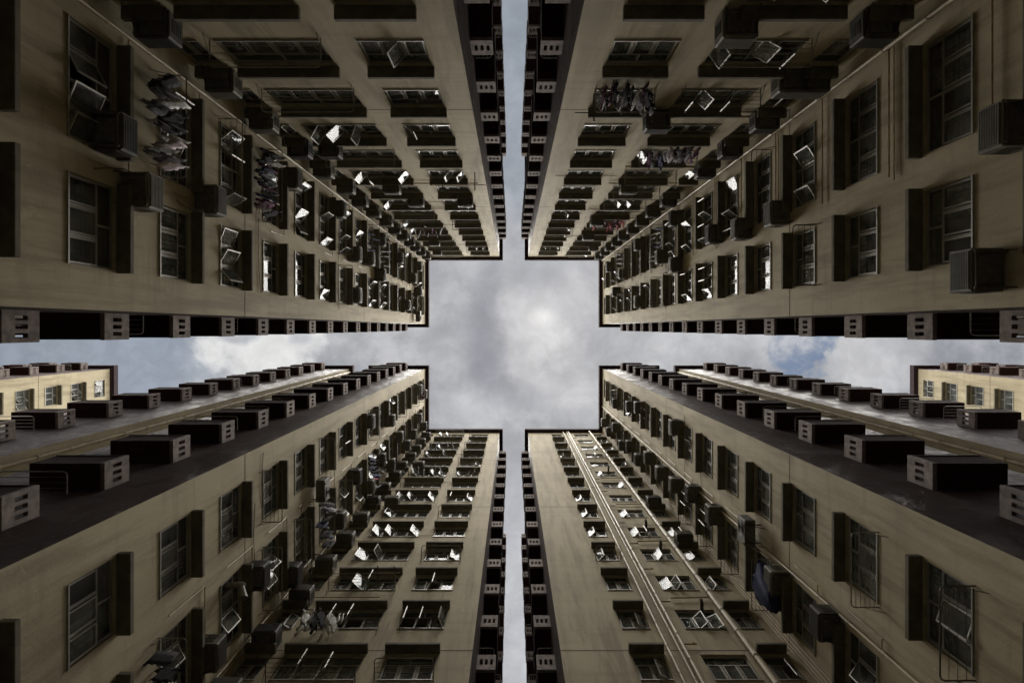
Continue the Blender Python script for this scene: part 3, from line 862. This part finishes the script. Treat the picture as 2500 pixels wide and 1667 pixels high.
# corner columns: an air conditioner on nearly every storey
for n in range(5, 19):
    ac('upper left', 'top', 'corner', n, -7.25 + rnd.uniform(-.08, .08))
    if n not in (9,): ac('upper right', 'top', 'corner', n, 7.42 + rnd.uniform(-.1, .06))
    ac('lower left', 'bottom', 'corner', n, -7.25 + rnd.uniform(-.08, .08), dz=0.14)
ac('upper left', 'top', 'corner', 4, -7.2); ac('upper right', 'top', 'corner', 4, 7.35)
for n in (9, 11): ac('lower right', 'bottom', 'corner', n, 7.40)
# upper left
for n, s in ((4, -2.75), (5, -3.15), (10, -1.55), (12, -3.0), (15, -1.6), (17, -2.9)): ac('upper left', 'left', 'inner', n, s, dark=False if n < 6 else None)
for n, s in ((4, -3.30), (7, -5.05), (9, -5.10), (10, -3.5), (11, -3.6), (12, -5.0), (14, -4.6), (16, -3.7), (17, -4.9)):
    ac('upper left', 'left', 'outer', n, s) if n != 4 else ac('upper left', 'left', 'outer', 3, -3.65, dz=2.0, dark=True)
for n, s in ((7, -6.2), (9, -5.2), (10, -4.6), (15, -5.5), (17, -6.0)): ac('upper left', 'top', 'middle', n, s)
ac('upper left', 'top', 'inner', 10, -2.25)
# upper right
for n, s in ((3, -3.15), (6, -3.35), (10, -3.0), (13, -1.6), (16, -2.7)): ac('upper right', 'right', 'inner', n, s)
for n, s in ((7, -3.35), (8, -3.6), (10, -5.2), (11, -3.7), (13, -5.1), (15, -3.8), (17, -4.8)): ac('upper right', 'right', 'outer', n, s)
for n, s in ((4, 4.55), (5, 6.9), (6, 4.25), (9, 5.0), (12, 4.8), (14, 5.0), (16, 6.1)): ac('upper right', 'top', 'middle', n, s)
# lower left
for n, s in ((5, 8.1), (6, 7.3), (7, 8.4), (9, 8.3), (10, 7.1), (11, 8.3), (12, 7.5), (13, 8.4), (14, 7.2), (15, 8.3), (16, 8.0), (17, 7.2), (18, 8.3)):
    ac('lower left', 'left', 'outer', n, s)
for n, s in ((11, 4.9), (13, 5.7), (17, 4.9), (18, 5.6)): ac('lower left', 'left', 'inner', n, s)
for n, s in ((11, -6.3), (14, -6.2)): ac('lower left', 'bottom', 'middle', n, s)
# lower right
for n, s in ((5, 7.35), (6, 7.45), (8, 7.2), (9, 7.15), (10, 7.5), (11, 7.6), (12, 7.4), (13, 8.1), (14, 7.8), (15, 8.3), (16, 7.5), (17, 8.3), (18, 8.0)):
    ac('lower right', 'right', 'outer', n, s)
for n, s in ((10, 4.75), (13, 4.9), (14, 5.2), (16, 5.7)): ac('lower right', 'right', 'inner', n, s)

# split type outdoor units with a round fan
def split_unit(qn, wl, n, s, z, where):
    face = wall_of(qn, wl); root = empty('outdoor_unit', face.p(s, 0, z), face.rz)
    tag(root, f'pale unit with round fan, {qn} block, {wl} wall, {where}', 'air conditioner', 'split outdoor units on brackets')
    w, h, d = .86, .62, .36
    b = MB(); b.box(-w / 2, w / 2, .16, .16 + d, 0, h, M['ac']); link('casing', beveled(b.mesh('casing'), .02), root)
    b = MB(); cx, cz, y = -.12, h / 2, .16 + d
    def ring(r, t, y0): 
        pts = [(cx + r * math.cos(2 * math.pi * k / 20), y0, cz + r * math.sin(2 * math.pi * k / 20)) for k in range(21)]
        b.tube(pts, t, M['bars'], 5, cap=False)
    disc = [(cx + .23 * math.cos(2 * math.pi * k / 20), y + .003, cz + .23 * math.sin(2 * math.pi * k / 20)) for k in range(20)]
    i = len(b.v); b.v += disc; b.f.append(tuple(range(i, i + 20))); b.m.append(b.mi(M['grille']))
    for r in (.24, .18, .12, .06): ring(r, .007, y + .012)
    for k in range(5):
        a = 2 * math.pi * k / 5
        b.box(0, .2, -.004, .004, -.045, .045, M['ac_dark'], Matrix.Translation((cx, y + .006, cz)) @ Matrix.Rotation(a, 4, 'Y'))
    link('fan', b.mesh('fan'), root)
    b = MB()
    for sx in (-.3, .3):
        b.box(sx - .02, sx + .02, 0, .58, -.05, -.015, M['bars']); b.tube([(sx, .01, -.42), (sx, .5, -.04)], .016, M['bars'], 5)
    b.box(-.33, .33, .50, .54, -.052, -.013, M['bars'])
    link('bracket', b.mesh('bracket'), root)
    b = MB(); b.tube([(.35, .3, .2), (.52, .22, .1), (.56, .06, -.1), (.56, .04, -.9)], .016, M['pipe'], 6)
    link('hose', b.mesh('hose'), root)
split_unit('lower left', 'left', 8, 6.35, 22.9, 'beside the inner windows')
split_unit('lower right', 'right', 7, 6.7, 19.2, 'above the dark tarp')
ac('upper right', 'right', 'inmost', 3, -0.95, dz=0.75, dark=False)
split_unit('upper left', 'left', 16, -0.9, 46.5, 'small and high near the gap')

# ------------------------------------------------------------------ drying racks and laundry
def rack_mesh(w, bars, hang):
    key = ('rk', round(w, 2), bars, hang)
    if key in _cache: return _cache[key]
    b = MB(); p = 0.62; r = 0.016; m = M['rack'] if hang else M['bars']
    h = 0.0
    b.tube([(-w / 2, 0, h), (-w / 2, p - .08, h), (-w / 2 + .03, p - .02, h), (-w / 2 + .09, p, h), (w / 2 - .09, p, h), (w / 2 - .03, p - .02, h), (w / 2, p - .08, h), (w / 2, 0, h)], r, m, 6)
    for k in range(1, bars + 1):
        y = p * k / (bars + 1); b.tube([(-w / 2, y, h), (w / 2, y, h)], 0.007, m, 4)
    b.tube([(-w / 2, 0, -.3), (-w / 2, p * .6, 0)], .009, m, 4); b.tube([(w / 2, 0, -.3), (w / 2, p * .6, 0)], .009, m, 4)
    me = b.mesh('drying_rack'); _cache[key] = me; return me
rack_seen = set()
def rack(qn, wl, col, n, extra=0.0, bars=4, hang=True, dz=-0.05, s_off=0.0, w_mul=1.0):
    if (qn, wl, col, n) in rack_seen: return None
    rack_seen.add((qn, wl, col, n))
    cols = Q[qn]['cols_side'] if wl in ('left', 'right') else Q[qn]['cols_end']
    c = [c for c in cols if c[4] == col][0]; face = wall_of(qn, wl)
    w = (c[1] - c[0]) * w_mul + 0.1 + extra
    o = link('drying_rack', rack_mesh(w, bars, hang), None, face.p((c[0] + c[1]) / 2 + s_off, 0, zaw(n) - WH + dz), face.rz)
    tag(o, f'metal pipe drying rack, {qn} block, {wl} wall, {col} window column, {storey(n)} storey below roof', 'drying rack', 'drying racks under the windows')
    return o, w, face, (c[0] + c[1]) / 2 + s_off
RACKS = [('upper left', 'left', 'inner', 10), ('upper left', 'left', 'outer', 5), ('upper left', 'left', 'outer', 6), ('upper left', 'left', 'outer', 7),
 ('upper left', 'top', 'middle', 6), ('upper left', 'top', 'middle', 8), ('upper left', 'top', 'middle', 5), ('upper left', 'top', 'middle', 12), ('upper left', 'top', 'inner', 13), ('upper left', 'top', 'middle', 14),
 ('upper left', 'left', 'outer', 12), ('upper left', 'left', 'outer', 13), ('upper left', 'left', 'outer', 15), ('upper left', 'left', 'inner', 14),
 ('upper left', 'top', 'middle', 16), ('upper left', 'top', 'middle', 18),
 ('upper right', 'right', 'inner', 6), ('upper right', 'right', 'outer', 7), ('upper right', 'right', 'inner', 11), ('upper right', 'right', 'outer', 12),
 ('upper right', 'right', 'outer', 15), ('upper right', 'right', 'outer', 16), ('upper right', 'right', 'inner', 15),
 ('upper right', 'top', 'inner', 6), ('upper right', 'top', 'middle', 4), ('upper right', 'top', 'middle', 5), ('upper right', 'top', 'middle', 6), ('upper right', 'top', 'middle', 8), ('upper right', 'top', 'middle', 9),
 ('upper right', 'top', 'middle', 10), ('upper right', 'top', 'middle', 11), ('upper right', 'top', 'middle', 13), ('upper right', 'top', 'middle', 14), ('upper right', 'top', 'inner', 17), ('upper right', 'top', 'middle', 18),
 ('lower left', 'left', 'inner', 7), ('lower left', 'left', 'inner', 9), ('lower left', 'left', 'inner', 12), ('lower left', 'left', 'outer', 5), ('lower left', 'left', 'outer', 7),
 ('lower left', 'left', 'outer', 8), ('lower left', 'left', 'outer', 9), ('lower left', 'left', 'outer', 10), ('lower left', 'left', 'outer', 12), ('lower left', 'left', 'inner', 15), ('lower left', 'left', 'inner', 18),
 ('lower left', 'bottom', 'inner', 6), ('lower left', 'bottom', 'middle', 6), ('lower left', 'bottom', 'middle', 7), ('lower left', 'bottom', 'middle', 8), ('lower left', 'bottom', 'middle', 12),
 ('lower left', 'bottom', 'middle', 14), ('lower left', 'bottom', 'middle', 13), ('lower left', 'bottom', 'middle', 17), ('lower left', 'bottom', 'inner', 17), ('lower left', 'bottom', 'inner', 19), ('lower left', 'bottom', 'middle', 19),
 ('lower right', 'right', 'inner', 4), ('lower right', 'right', 'inner', 5), ('lower right', 'right', 'outer', 7), ('lower right', 'right', 'outer', 8), ('lower right', 'right', 'outer', 9), ('lower right', 'right', 'outer', 10),
 ('lower right', 'right', 'inner', 17), ('lower right', 'right', 'inner', 18), ('lower right', 'bottom', 'middle', 16), ('lower right', 'bottom', 'inner', 18)]
for qn in Q:
    for (wl, cols, rows) in ((('left' if 'left' in qn else 'right'), Q[qn]['cols_side'], range(9, 19)), (('top' if 'upper' in qn else 'bottom'), Q[qn]['cols_end'][:2], range(9, 19))):
        for n in rows:
            for c in cols:
                if rnd.random() < 0.13 and (qn, wl, c[4], n) not in RACKS: RACKS.append((qn, wl, c[4], n))
RK = {}
for r_ in RACKS:
    RK[r_] = rack(*r_, bars=rnd.choice((3, 4, 5)), hang=rnd.random() < .7)

def garment_mesh(kind, cloth, seed):
    key = ('g', kind, cloth, seed)
    if key in _cache: return _cache[key]
    r2 = random.Random(sum(map(ord, kind)) + seed * 13 + len(cloth))
    if kind == 'shirt': prof = [(0, .16), (.06, .34), (.16, .36), (.24, .24), (.34, .23), (.5, .24), (.66, .25)]
    elif kind == 'trousers': prof = [(0, .20), (.1, .21), (.3, .22), (.5, .20), (.7, .19), (.9, .18)]
    elif kind == 'towel': prof = [(0, .30), (.2, .30), (.4, .31), (.62, .30)]
    else: prof = [(0, .12), (.08, .15), (.2, .14), (.32, .13)]
    nx = 9; vs = []; fs = []
    ph = r2.uniform(0, 6); am = r2.uniform(.015, .035)
    for (d, hw) in prof:
        for i in range(nx):
            u = -1 + 2 * i / (nx - 1); x = u * hw * (1 + .08 * math.sin(ph + d * 9))
            y = am * math.sin(u * 5 + ph + d * 3) * (0.35 + d) + .02 * math.sin(11 * u + ph)
            z = -d - .03 * math.sin(u * 3 + ph) * (d > .5) - (.10 * abs(u) ** 2 if kind == 'shirt' and d < .1 else 0)
            vs.append((x, y, z))
    for j in range(len(prof) - 1):
        for i in range(nx - 1):
            if kind == 'trousers' and j >= 2 and i in (3, 4) and j >= 2 and (i == 4): continue
            a = j * nx + i; fs.append((a, a + 1, a + nx + 1, a + nx))
    # give the cloth a thickness
    vs = [(x * .85, y, z * .85) for x, y, z in vs]
    n = len(vs); vs2 = vs + [(x, y - .014, z) for x, y, z in vs]
    f2 = fs + [tuple(n + k for k in f[::-1]) for f in fs]
    edge = {}
    for f in fs:
        for k in range(4):
            e = (f[k], f[(k + 1) % 4]); edge[e] = edge.get(e, 0) + 1
    for (a, b_) in list(edge):
        if (b_, a) not in edge: f2.append((b_, a, n + a, n + b_))
    me = bpy.data.meshes.new(kind); me.from_pydata(vs2, [], f2); me.materials.append(CLOTH[cloth])
    me.polygons.foreach_set('use_smooth', [True] * len(f2)); me.update()
    _cache[key] = me; return me
def laundry(key, items, cols, s0=None, s1=None):
    _, w, face, mid = RK[key]; qn, wl, col, n = key
    a = mid - w / 2 + .12 if s0 is None else s0; b = mid + w / 2 - .12 if s1 is None else s1
    for i in range(items):
        kind = rnd.choice(('shirt', 'shirt', 'towel', 'trousers', 'sock')) ; c = rnd.choice(cols)
        t = (i + .5) / items; s = a + (b - a) * t; o_ = rnd.choice((.24, .33, .42, .5))
        ob = link({'sock': 'small_garment'}.get(kind, kind), garment_mesh(kind, c, rnd.randrange(4)), None,
                  face.p(s, o_, zaw(n) - WH - 0.06), face.rz + R(rnd.choice((90, 80, 100, 70, 95, 110))))
        kn = {'sock': 'underwear'}.get(kind, kind)
        tag(ob, f'{c} {kn} hung {ORD[i + 1]} along rack, {qn} block {wl} wall, {storey(n)} storey below roof', 'laundry', 'laundry hanging from the drying racks')
DK = ['black', 'black', 'grey', 'navy', 'white', 'plum']
laundry(('upper left', 'left', 'outer', 5), 18, ['black', 'grey', 'white', 'white', 'striped', 'plum', 'black', 'grey'])
laundry(('upper left', 'left', 'outer', 7), 16, ['black', 'black', 'navy', 'grey', 'white', 'black', 'plum'])
laundry(('upper left', 'left', 'outer', 12), 7, ['black', 'black', 'navy']); laundry(('upper left', 'left', 'outer', 13), 7, ['white', 'grey', 'beige', 'black'])
laundry(('upper left', 'top', 'middle', 14), 8, ['grey', 'plum', 'white', 'black'])
laundry(('upper right', 'top', 'inner', 6), 13, ['black', 'black', 'plum', 'white', 'grey'])
laundry(('upper right', 'top', 'middle', 8), 18, ['black', 'black', 'plum', 'striped', 'navy', 'black', 'grey', 'plum', 'black'])
laundry(('upper right', 'top', 'middle', 13), 13, ['red', 'red', 'plum'])
laundry(('upper right', 'right', 'outer', 12), 8, ['black', 'grey', 'white', 'navy']); laundry(('upper right', 'right', 'outer', 16), 6, ['white', 'beige', 'grey'])
laundry(('lower left', 'bottom', 'middle', 7), 11, ['white', 'white', 'grey', 'striped', 'black', 'beige', 'white'], -6.5, -5.2)
laundry(('lower left', 'left', 'outer', 9), 9, ['navy', 'black', 'grey', 'white', 'black']); laundry(('lower left', 'left', 'outer', 12), 8, ['navy', 'black', 'grey', 'pink', 'white'])
laundry(('lower left', 'bottom', 'middle', 14), 6, ['white', 'grey', 'black']); laundry(('lower left', 'left', 'inner', 18), 5, ['plum', 'navy', 'white'])
laundry(('lower left', 'bottom', 'middle', 17), 5, ['black', 'navy']); laundry(('lower left', 'left', 'outer', 5), 5, ['black', 'grey', 'white'])
laundry(('lower right', 'right', 'inner', 17), 5, ['black', 'navy', 'white'])

# dark tarp bundled over a rack on the lower right block
face = Q['lower right']['side']; b = MB(); k = b.mi(CLOTH['navy'])
nu_, nv_ = 28, 12; base_i = 0
for j in range(nv_ + 1):
    for i in range(nu_):
        t = 2 * math.pi * i / nu_; zz = -1.05 * j / nv_
        rr = 1 + .10 * math.sin(5 * t + j * .5) + .05 * math.sin(11 * t - j)
        rr *= (1.0 - .25 * (j / nv_) ** 2)
        b.v.append((.62 * rr * math.cos(t), .30 * rr * math.sin(t), zz + .03 * math.sin(3 * t + j)))
for j in range(nv_):
    for i in range(nu_):
        b.f.append((j * nu_ + i, j * nu_ + (i + 1) % nu_, (j + 1) * nu_ + (i + 1) % nu_, (j + 1) * nu_ + i)); b.m.append(k)
b.f.append(tuple(range(nu_))); b.m.append(k); b.f.append(tuple(nv_ * nu_ + i for i in range(nu_))); b.m.append(k)
tp = link('tarp_bundle', b.mesh('tarp_bundle', True), None, face.p(7.85, .36, 18.25), face.rz)
tag(tp, 'crumpled dark blue tarp bundle hanging from rack under the round fan unit, lower right block', 'tarp')
# exhaust cowl on the lower left block
face = Q['lower left']['side']; b = MB()
def cone(b, p0, p1, r0, r1, mat, n=14):
    p0, p1 = Vector(p0), Vector(p1); d = (p1 - p0).normalized(); a = d.orthogonal().normalized(); c = d.cross(a); i0 = len(b.v); kk = b.mi(mat)
    for p, r in ((p0, r0), (p1, r1)):
        for q in range(n):
            t = 2 * math.pi * q / n; b.v.append(tuple(p + (a * math.cos(t) + c * math.sin(t)) * r))
    for q in range(n): b.f.append((i0 + q, i0 + (q + 1) % n, i0 + n + (q + 1) % n, i0 + n + q)); b.m.append(kk)
    b.f.append(tuple(i0 + n + q for q in range(n))); b.m.append(b.mi(M['ac_dark']))
b.tube([(0, -.1, 0), (0, .35, 0), (0, .45, -.02)], .07, M['ac'], 12)
cone(b, (0, .35, 0), (-.25, .52, -.28), .07, .13, M['ac'])
cw = link('exhaust_cowl', b.mesh('exhaust_cowl'), None, face.p(7.05, 0, 16.2), face.rz)
tag(cw, 'grey metal exhaust cowl sticking out beside a lower left window', 'vent')
for n in (7, 9, 14, 10):
    f = Q['lower right']['end']; b = MB()
    b.tube([(0, -.1, 0), (0, .30, 0), (0, .36, .04), (0, .38, .12)], .06, M['ac_dark'], 12)
    o = link('exhaust_pipe', b.mesh('exhaust_pipe'), None, f.p(6.25, 0, zaw(n) - .25), f.rz)
    tag(o, f'black exhaust pipe poking from middle window, lower right block, {storey(n)} storey below roof', 'vent', 'exhaust pipes from kitchen windows')
# long bamboo or steel poles pushed out of windows
for (qn, wl, s, n, dx, L_, c) in (('upper right', 'top', 3.0, 6, 1.3, 2.6, 'dark'), ('lower left', 'bottom', -4.6, 8, .5, 1.0, 'pale'), ('lower left', 'left', 8.6, 8, .5, 1.2, 'pale'),
                                  ('upper left', 'top', -2.2, 9, 1.0, 2.2, 'pale'), ('lower right', 'right', 5.2, 15, .3, .8, 'dark')):
    face = wall_of(qn, wl); b = MB()
    b.tube([(-L_ / 2, .5, 0), (L_ / 2, .5, 0.02)], .016, M['bars'] if c == 'dark' else M['pipe'], 6)
    for x in (-L_ * .3, L_ * .3): b.tube([(x, 0, 0), (x, .75, 0)], .022, M['bars'], 6)
    o = link('drying_pole', b.mesh('drying_pole'), None, face.p(s, 0, zaw(n) - .95), face.rz)
    tag(o, f'{c} drying pole on two arms, {qn} block {wl} wall, {storey(n)} storey below roof', 'pole', 'drying poles on arms')
print('objects', len(bpy.data.objects))
